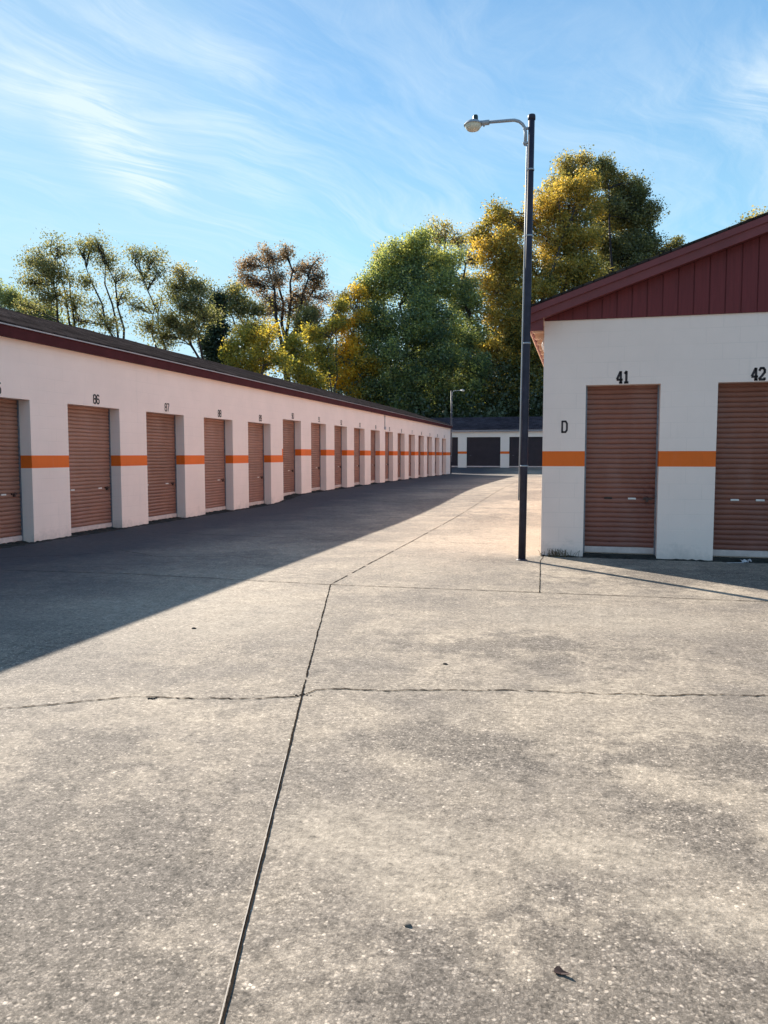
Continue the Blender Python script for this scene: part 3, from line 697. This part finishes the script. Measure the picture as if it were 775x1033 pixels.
# dirt and leaf bits drifted along the foot of the walls
def drift(name, path, w, hgt, mat, label, seed):
    r = random.Random(seed); mb = MB(); prev = None
    for (x, y, nx_, ny_) in path:
        a = w * r.uniform(.3, 1.3); hh = hgt * r.uniform(.3, 1.2)
        z = gz(x + nx_ * .1, y + ny_ * .1)
        ring = [(x - nx_ * .02, y - ny_ * .02, z + hh), (x + nx_ * a * .3, y + ny_ * a * .3, z + hh * .7), (x + nx_ * a, y + ny_ * a, z - .004)]
        if prev:
            for i in range(2): mb.face([prev[i], prev[i + 1], ring[i + 1], ring[i]], 0, True)
        prev = ring
    return tag(mb.build(name, mat, normals=False), label, 'dirt', kind='stuff')
drift('wall_foot_dirt', [(LX + .004, y, 1, 0) for y in np.arange(LY0, LY1, .06) if True], .12, .022, M['moss'], 'dark moss and dirt drifted along the foot of the left row', 1)
drift('wall_foot_dirt', [(x, RY - .004, 0, -1) for x in np.arange(RX0 + .02, RX1, .05)], .07, .022, M['moss'], 'dark dirt along the foot of the building lettered D', 2)
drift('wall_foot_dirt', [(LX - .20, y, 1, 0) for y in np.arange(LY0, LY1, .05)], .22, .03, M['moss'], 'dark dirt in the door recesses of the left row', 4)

# ------------------------------------------------------------------ trees
LEAF = []
def leaf_mesh(name, cen, tint, size, mat, parent, flat=.0, aspect=.62):
    n = len(cen)
    nrm = rng.normal(size=(n, 3)); nrm[:, 2] = nrm[:, 2] * (1 + flat) ; nrm /= np.linalg.norm(nrm, axis=1)[:, None]
    t = rng.normal(size=(n, 3)); t -= (t * nrm).sum(1)[:, None] * nrm; t /= np.linalg.norm(t, axis=1)[:, None]
    b = np.cross(nrm, t); s = (size * rng.uniform(.55, 1.35, n))[:, None]
    fold = nrm * s * .18
    v = np.stack([cen - t * s * .5, cen + b * s * .5 * aspect + fold, cen + t * s * .5, cen - b * s * .5 * aspect + fold], 1).reshape(-1, 3)
    me = bpy.data.meshes.new(name)
    me.vertices.add(4 * n); me.vertices.foreach_set('co', v.astype(np.float32).ravel())
    me.loops.add(4 * n); me.loops.foreach_set('vertex_index', np.arange(4 * n, dtype=np.int32))
    me.polygons.add(n); me.polygons.foreach_set('loop_start', np.arange(0, 4 * n, 4, dtype=np.int32)); me.polygons.foreach_set('loop_total', np.full(n, 4, dtype=np.int32))
    me.update(calc_edges=True)
    at_ = me.attributes.new('tint', 'FLOAT', 'FACE'); at_.data.foreach_set('value', np.clip(tint, 0, 1).astype(np.float32))
    me.materials.append(mat)
    o = bpy.data.objects.new(name, me); col.objects.link(o)
    if parent: o.parent = parent
    return o

def bent(a, b, r, n=5, k=.12):
    a, b = Vector(a), Vector(b); L = (b - a).length; off = Vector((r.gauss(0, 1), r.gauss(0, 1), r.gauss(0, .6) + .5)) * L * k
    return [a.lerp(b, i / n) + off * math.sin(math.pi * i / n) + Vector((r.gauss(0, 1), r.gauss(0, 1), r.gauss(0, 1))) * L * .018 * (0 < i < n) for i in range(n + 1)]

def tree(name, label, base, blobs, mat, bark, n_leaf, size, clump=.8, per=26, tint=(.5, .25), trunk_r=.3, shell=.55, forks=3, group='trees standing behind the storage buildings', gold_side=None, twig=.02, vs=.75, dens=1., cat='tree', flatc=.85, lush=1.0, fine=.84):
    """blobs: (px, py, radius_px, depth, [tint shift]) outline of the crown -> limbs -> clumps -> leaves"""
    r = random.Random(sum(ord(c) for c in label)); base = Vector(base); t = empty(name, base); tag(t, label, cat, group)
    B = []
    for bl in blobs:
        p = at(bl[0], bl[1], bl[3]); B.append((p, bl[2] * bl[3] / F, bl[4] if len(bl) > 4 else 0.))
    cz = sum(b[0].z * b[1] for b in B) / sum(b[1] for b in B); low = min(b[0].z - b[1] for b in B); top = max(b[0].z for b in B)
    cx = sum(b[0].x * b[1] for b in B) / sum(b[1] for b in B); cy = sum(b[0].y * b[1] for b in B) / sum(b[1] for b in B)
    mb = MB(); spines = []
    fork = Vector((base.x * .6 + cx * .4, base.y * .6 + cy * .4, base.z + max(1.5, (low - base.z) * .75)))
    tp = bent(base - Vector((0, 0, .3)), fork, r, 4, .03); mb.tube(tp, [trunk_r * (1.15 - .3 * i / 4) for i in range(5)], 9, False)
    for k in range(forks):
        tgt = max(B, key=lambda b: (b[0].z * .6 + r.uniform(0, 1) * (top - low))) if k else max(B, key=lambda b: b[0].z)
        e = tgt[0]; sp = bent(fork, e, r, 6, .06); mb.tube(sp, [trunk_r * (.62 - .085 * i) for i in range(7)], 7, False); spines += sp[:-1]
    # each lobe breaks into uneven smaller lobes, so no lobe reads as a ball
    B2 = []
    for (p, rad, sh) in B:
        B2.append((p, rad * .85, sh))
        for q in range(4 if rad > 1.2 else 2):
            d = Vector((r.gauss(0, 1), r.gauss(0, 1), r.gauss(0, .8))).normalized()
            B2.append((p + d * rad * r.uniform(.55, 1.05), rad * r.uniform(.3, .62), sh + r.gauss(0, .10)))
    B = B2
    vol = sum(b[1] ** 2 for b in B); cens = []; tn = []; n_leaf = int(n_leaf * lush * 1.5 / fine ** 1.3); per = int(per * 1.35)
    for (p, rad, sh) in B:
        s0 = min(spines, key=lambda q: (q - p).length + max(0, q.z - p.z + rad * .3) * 2)
        lb_ = bent(s0, p, r, 5, .10); rr = max(.04, trunk_r * .34 * min(1, rad / 2.5)); mb.tube(lb_, [rr * (1 - .13 * i) for i in range(6)], 6, False)
        nc = max(4, int(n_leaf * (rad ** 2 / vol) / per))
        for c in range(nc):
            d = Vector((r.gauss(0, 1), r.gauss(0, 1), r.gauss(0, 1))).normalized(); q = p + Vector((d.x, d.y, d.z * vs)) * rad * (shell + (1 - shell) * r.random()) * r.uniform(.82, 1.08)
            if q.z < base.z + .4: q.z = base.z + .4 + r.random()
            if r.random() < .45:
                s1 = r.choice(lb_[2:]); mb.tube(bent(s1, q, r, 3, .10), [twig * 1.7, twig * 1.2, twig * .9, twig * .5], 4, False)
            cs = clump * r.uniform(.6, 1.35); nn = max(5, int(per * r.uniform(.5, 1.5)))
            pts = np.clip(rng.normal(size=(nn, 3)), -1.75, 1.75) * np.array([cs, cs, cs * flatc]) * .5 + np.array(q)[None]
            cens.append(pts); tn.append(np.full(nn, tint[0] + sh + r.gauss(0, tint[1])) + rng.normal(size=nn) * .16)
    cens = np.concatenate(cens); tn = np.concatenate(tn)
    tr = mb.build('trunk', bark, t, normals=False); tr.location = -base
    lf = leaf_mesh('crown', cens, tn, size * fine, mat, t, .3); lf.location = -base
    return t

# --- open, feathery trees behind the left row
tree('locust_tree', 'feathery olive tree behind the left roof, leftmost of the tall open ones', (-31.5, 45.5, 0),
     [(38, 262, 15, 50), (58, 250, 12, 50), (30, 285, 14, 51), (62, 278, 14, 49), (50, 300, 18, 50), (75, 305, 13, 50), (28, 308, 11, 52), (45, 268, 12, 49)], M['lf_olive'], M['bark_dark'], 9000, .17, .80, 14, (.5, .2), .16, .3, 3, twig=.018, vs=.9, flatc=.65, lush=.55)
tree('locust_tree', 'tall open tree with forked trunk behind the left roof, beside the leftmost feathery tree', (-29.0, 46.5, 0),
     [(85, 252, 13, 50), (107, 262, 15, 50), (118, 280, 11, 50), (98, 245, 9, 49), (84, 285, 11, 49), (122, 300, 9, 51), (100, 318, 14, 50), (78, 320, 11, 51), (112, 325, 10, 49)], M['lf_olive'], M['bark_dark'], 6800, .16, .80, 14, (.42, .2), .16, .35, 3, twig=.02, vs=.9, flatc=.65, lush=.55)
tree('locust_tree', 'slender open tree with leaves only at its top, third behind the left roof', (-26.4, 48, 0),
     [(135, 258, 9, 50), (152, 262, 13, 50), (160, 276, 8, 49), (145, 282, 10, 50), (140, 310, 10, 50), (158, 305, 8, 51), (150, 330, 12, 50)], M['lf_olive'], M['bark_dark'], 4400, .16, .80, 14, (.42, .2), .14, .35, 2, twig=.018, vs=.9, flatc=.65, lush=.55)
tree('locust_tree', 'green tree with a reddish tip behind the left roof, next to the dark evergreen', (-24.2, 49, 0),
     [(183, 275, 9, 50, .4), (176, 290, 12, 50), (198, 290, 13, 50), (188, 308, 15, 49), (205, 318, 12, 51), (172, 322, 12, 50), (190, 335, 14, 50), (165, 340, 12, 51)], M['lf_olive'], M['bark_dark'], 8000, .17, .80, 14, (.38, .2), .15, .3, 3, twig=.02, flatc=.7)
tree('pale_tree', 'pale hazy green tree low at the left edge above the roof', (-43, 52, 0),
     [(10, 302, 12, 60), (-8, 298, 14, 61), (30, 312, 12, 60), (52, 322, 12, 60)], M['lf_hazy'], M['bark'], 5200, .2, .8, 26, (.5, .2), .2, .3, 3)
tree('evergreen_tree', 'narrow very dark evergreen tree between the olive and russet trees', (-29.2, 60, 0),
     [(220, 300, 8, 66), (217, 315, 11, 66), (220, 332, 14, 66), (215, 348, 14, 66), (224, 360, 15, 66)], M['lf_dark'], M['bark_dark'], 9000, .24, .75, 30, (.4, .2), .25, .15, 2)
tree('broadleaf_tree', 'rounded dark green tree directly behind the dark evergreen', (-31, 70, 0),
     [(237, 300, 13, 76), (225, 308, 10, 76), (250, 312, 15, 76), (262, 335, 18, 77), (245, 335, 14, 76), (310, 320, 14, 77), (322, 335, 14, 77)], M['lf_mix'], M['bark_dark'], 10000, .26, .9, 30, (.35, .2), .3, .3, 3)
tree('oak_tree', 'big russet oak with dark bare limbs showing through its thin crown', (-32.5, 82, 0),
     [(250, 268, 13, 88), (272, 258, 12, 88), (290, 256, 11, 88), (312, 268, 12, 88), (322, 285, 12, 88), (305, 298, 14, 88), (260, 288, 13, 88), (280, 280, 12, 86), (298, 275, 9, 89), (327, 300, 9, 88), (245, 280, 9, 87), (270, 305, 14, 88), (292, 312, 13, 88), (315, 318, 13, 88)], M['lf_brown'], M['bark_dark'], 10500, .25, .85, 24, (.55, .25), .42, .5, 5, twig=.045, vs=.8, flatc=.75)
# --- yellow-green smaller trees in front of the oak
G2 = 'small yellowing trees in front of the oak'
for lab, base, bl, m_ in (
    ('bushy yellow-green tree in front of the oak, left one, rising above the roof', (-24.5, 57, 0), [(250, 340, 14, 62), (238, 352, 13, 62), (262, 350, 14, 62), (272, 336, 9, 62, .2), (235, 368, 14, 62), (258, 370, 18, 62), (280, 362, 14, 62)], 'lf_yg'),
    ('bushy olive-yellow tree in front of the oak, right of its trunk', (-22.0, 63, 0), [(295, 345, 13, 67), (290, 362, 15, 67), (306, 358, 12, 67), (300, 378, 16, 67), (318, 385, 14, 67)], 'lf_yg'),
    ('slim yellow-green tree standing between the oak and the golden tree', (-21.5, 68, 0), [(318, 338, 10, 73), (328, 352, 12, 73), (315, 360, 11, 73), (330, 375, 14, 73), (338, 325, 8, 73), (345, 308, 9, 74)], 'lf_yg')):
    tree('young_tree', lab, base, bl, M[m_], M['bark'], 5200, .24, .75, 26, (.45, .22), .16, .3, 3)
tree('golden_tree', 'bright golden yellow tree on the left flank of the big green tree', (-22.8, 72, 0),
     [(350, 305, 11, 78, -.25), (362, 295, 11, 78, -.25), (345, 330, 14, 77), (356, 345, 14, 77, .1), (345, 362, 15, 77, .2), (352, 385, 17, 76, .15), (364, 320, 12, 77, -.15), (372, 372, 15, 76, -.3), (338, 385, 12, 77, .1), (365, 398, 16, 76, -.3)], M['lf_yellow'], M['bark'], 14000, .26, .85, 30, (.55, .2), .25, .3, 4)
# --- the big mass behind the far building
tree('broadleaf_tree', 'big deep green tree in the middle, behind the far lamp post', (-15.5, 74, 0),
     [(400, 262, 22, 80, .25), (425, 255, 20, 80, .2), (450, 262, 20, 80, .2), (385, 290, 22, 79, .1), (415, 290, 26, 78), (448, 290, 26, 78), (470, 305, 20, 79), (380, 325, 24, 78), (410, 330, 30, 76), (448, 330, 30, 76), (475, 340, 20, 78), (378, 360, 24, 77), (405, 375, 28, 75), (440, 375, 30, 75), (472, 378, 24, 76), (385, 400, 24, 76), (420, 408, 26, 75), (460, 405, 24, 76), (388, 268, 12, 80, .2)], M['lf_green'], M['bark_dark'], 70000, .27, .92, 44, (.42, .30), .45, .4, 5, vs=1.)
tree('broadleaf_tree', 'twiggy grey-green tree top showing above the big green tree', (-17.5, 86, 0),
     [(385, 258, 9, 92), (372, 300, 9, 92), (440, 240, 13, 92), (418, 248, 11, 92), (462, 245, 12, 92), (450, 232, 8, 92), (478, 262, 12, 92), (440, 265, 18, 92), (400, 262, 12, 92), (470, 285, 14, 92)], M['lf_mix'], M['bark'], 7000, .27, .9, 24, (.65, .2), .35, .4, 4, twig=.04)
tree('sycamore_tree', 'tall golden sycamore behind the dark lamp post', (-6.5, 80, 0),
     [(500, 218, 14, 84, -.15), (520, 228, 16, 84), (488, 240, 14, 84, -.1), (545, 212, 22, 83, .1), (575, 205, 26, 83, .1), (500, 262, 20, 83, .1), (525, 262, 24, 82, .1), (560, 245, 26, 82, .12), (590, 240, 22, 82), (498, 290, 22, 82, .25), (525, 300, 26, 81, .1), (560, 285, 26, 81, -.1), (590, 275, 22, 81, -.15), (505, 325, 24, 80, .05), (530, 345, 26, 80, -.15), (500, 360, 24, 80, -.25), (530, 385, 26, 79, -.35), (500, 395, 24, 79, -.4), (575, 320, 24, 80, -.2), (555, 350, 24, 79, -.3)], M['lf_gold'], M['bark'], 70000, .28, .90, 44, (.52, .30), .45, .45, 5, vs=1.)
tree('sycamore_tree', 'green and gold tree crown above the roof edge, right of the golden sycamore', (1.5, 82, 0),
     [(575, 172, 14, 87, .05), (588, 182, 18, 87, .05), (610, 178, 16, 87, -.1), (560, 190, 14, 87, .05), (632, 190, 18, 87, -.25), (645, 215, 20, 86, -.3), (615, 215, 26, 86, -.2), (650, 240, 18, 86, -.35), (620, 255, 26, 85, -.3), (645, 268, 20, 85, -.3), (610, 290, 26, 84, -.3), (590, 160, 8, 87, .05), (682, 246, 6, 86, -.3), (662, 258, 9, 86, -.35), (672, 252, 5, 86, -.3)], M['lf_mix'], M['bark_dark'], 44000, .29, .88, 42, (.60, .28), .32, .45, 4, vs=1.)
tree('broadleaf_tree', 'tree top peeping over the dark red gable at the right edge', (14.0, 62, 0),
     [(752, 226, 9, 66), (770, 222, 11, 66), (790, 215, 16, 66), (740, 236, 6, 66), (780, 250, 22, 66), (820, 225, 20, 66)], M['lf_mix'], M['bark_dark'], 6000, .24, .8, 26, (.7, .2), .3, .4, 4)
# --- shaded undergrowth behind the far building and the left row (one uncountable mass)
def undergrowth(name, spans, n, size, label):
    pts = []
    for (x0, y0, x1, y1, z0, z1, wid, share) in spans:
        k = int(n * share); nc = k // 40
        f = rng.random(nc); c = np.stack([x0 + (x1 - x0) * f, y0 + (y1 - y0) * f, z0 + (z1 - z0) * rng.random(nc) ** 1.1], 1)
        c[:, 2] *= (.75 + .35 * np.sin(f * 31) * np.sin(f * 12.7 + 1)); c[:, :2] += rng.normal(size=(nc, 2)) * wid
        pts.append((c[:, None, :] + rng.normal(size=(nc, 40, 3)) * np.array([.75, .75, .5])).reshape(-1, 3))
    p = np.concatenate(pts); p[:, 2] = np.abs(p[:, 2]) + .05
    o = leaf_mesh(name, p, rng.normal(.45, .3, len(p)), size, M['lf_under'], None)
    return tag(o, label, 'undergrowth', kind='stuff')
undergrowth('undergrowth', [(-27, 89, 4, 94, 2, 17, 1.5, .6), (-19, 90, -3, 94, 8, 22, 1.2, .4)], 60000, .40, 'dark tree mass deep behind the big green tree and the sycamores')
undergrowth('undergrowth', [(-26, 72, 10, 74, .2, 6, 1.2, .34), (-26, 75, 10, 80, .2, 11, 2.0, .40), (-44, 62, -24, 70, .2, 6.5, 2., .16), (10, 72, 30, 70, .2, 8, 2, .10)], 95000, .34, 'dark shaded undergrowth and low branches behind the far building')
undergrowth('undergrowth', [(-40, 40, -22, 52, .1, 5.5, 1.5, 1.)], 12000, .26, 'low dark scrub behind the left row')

# ------------------------------------------------------------------ light
S = Vector((-.735 * math.cos(R(27.7)), .678 * math.cos(R(27.7)), math.sin(R(27.7)))).normalized()
sd = bpy.data.lights.new('sun', 'SUN'); sd.energy = 5.0; sd.angle = R(.5); sd.color = (1, .93, .82)
so = bpy.data.objects.new('sun', sd); col.objects.link(so); so.rotation_euler = S.to_track_quat('Z', 'Y').to_euler()
world = bpy.data.worlds.new('World'); scene.world = world; world.use_nodes = True
t = world.node_tree; bg = t.nodes['Background']
sky = t.nodes.new('ShaderNodeTexSky'); sky.sky_type = 'NISHITA'; sky.sun_disc = False
sky.sun_elevation = R(27.7); sky.sun_rotation = math.atan2(-.735, .678); sky.air_density = 1.0; sky.dust_density = .6; sky.ozone_density = 1.6; sky.altitude = 200
class W(NT):
    def __init__(s, tree): s.t = tree; s._c = None
    @property
    def co(s):
        if s._c is None: s._c = s.n('ShaderNodeTexCoord').outputs['Generated']
        return s._c
w = W(t)
X, Y, Z = w.sep()
zc = w.math('ADD', w.math('MAXIMUM', Z, 0.), .12)
u = w.math('DIVIDE', X, zc); v = w.math('DIVIDE', Y, zc)       # cirrus sheet seen from below
# streak frame: long axis runs from upper left towards the tree line
wv = w.noise(.9, 3, .5, w.comb(u, v, 1.7)); wv2 = w.noise(.9, 3, .5, w.comb(u, v, 9.3))
u2 = w.math('ADD', u, w.math('MULTIPLY', w.math('SUBTRACT', wv, .5), .9)); v2 = w.math('ADD', v, w.math('MULTIPLY', w.math('SUBTRACT', wv2, .5), .5))
def frame(deg, fa, fb, seed, detail=9, rough=.62, dist=.5):
    ca, sa = math.cos(R(deg)), math.sin(R(deg))
    along = w.math('ADD', w.math('MULTIPLY', u2, ca), w.math('MULTIPLY', v2, sa)); across = w.math('SUBTRACT', w.math('MULTIPLY', v2, ca), w.math('MULTIPLY', u2, sa))
    return w.noise(1.0, detail, rough, w.comb(w.math('MULTIPLY', along, fa), w.math('MULTIPLY', across, fb), seed), dist)
wisp = frame(62, 1.0, 3.4, 0.)
fine = frame(55, 1.6, 12., 5., 8, .68, .8)
fine2 = frame(80, 2.2, 15., 8., 8, .7, 1.0)
big = w.noise(.55, 4, .5, w.comb(u, v, 3.1), .4)
def dirblob(px, py, rad):
    d = (at(px, py, 1) - Vector((0, 0, H))).normalized()
    dp = w.n('ShaderNodeVectorMath'); dp.operation = 'DISTANCE'; w.l(w.co, dp.inputs[0]); dp.inputs[1].default_value = d
    return w.ramp(dp.outputs['Value'], [(0., 1.), (rad, 0.)], 'EASE')
cl = w.math('MULTIPLY', w.ramp(wisp, [(.46, 0.), (.74, 1.)]), w.ramp(big, [(.36, .12), (.62, .75)]))
cl = w.math('ADD', cl, w.math('MULTIPLY', w.math('MULTIPLY', w.ramp(fine, [(.45, 0.), (.72, 1.)]), w.ramp(big, [(.40, .25), (.6, 1.)])), .27))
cl = w.math('ADD', cl, w.math('MULTIPLY', w.ramp(fine2, [(.52, 0.), (.75, 1.)]), .12))
for px, py, rad, st in ((60, 85, .06, .45), (90, 120, .06, .8), (125, 155, .065, 1.1), (155, 185, .05, .8), (20, 40, .09, .3), (10, 90, .05, .4), (230, 75, .08, .3), (120, 60, .08, .3), (260, 190, .09, .25), (200, 110, .16, .30), (770, 95, .07, .7), (640, 110, .15, .15), (90, 40, .10, .3)):
    cl = w.math('ADD', cl, w.math('MULTIPLY', w.math('MULTIPLY', dirblob(px, py, rad), w.ramp(w.math('ADD', w.math('MULTIPLY', wisp, .5), w.math('MULTIPLY', fine, .5)), [(.42, .08), (.60, 1.)])), st))
clc = w.n('ShaderNodeClamp'); w.l(cl, clc.inputs[0])
grad = w.ramp(Z, [(0., (.40, .62, .72)), (.25, (.27, .53, .70)), (.42, (.165, .375, .63)), (.58, (.12, .28, .53)), (1., (.09, .22, .45))])
grad = w.mix(1, grad, (10, 10, 10), 'MULTIPLY')
skyl = w.mix(1, w.mix(1, sky.outputs[0], (.95, 1.1, 1.1), 'MULTIPLY'), (5.2, 6.6, 7.2), 'DARKEN')
out = w.mix(.70, skyl, grad)
out = w.mix(w.math('MULTIPLY', clc.outputs[0], .70), out, (6.2, 7.0, 7.4))
w.l(out, bg.inputs['Color']); bg.inputs['Strength'].default_value = .064

scene.view_settings.view_transform = 'Standard'; scene.view_settings.look = 'None'; scene.view_settings.gamma = 1
scene.view_settings.exposure = 1.24
try: scene.cycles.use_denoising = True
except Exception: pass
scene.cycles.max_bounces = 6; scene.cycles.diffuse_bounces = 4; scene.cycles.transmission_bounces = 3; scene.cycles.glossy_bounces = 2; scene.cycles.transparent_max_bounces = 8
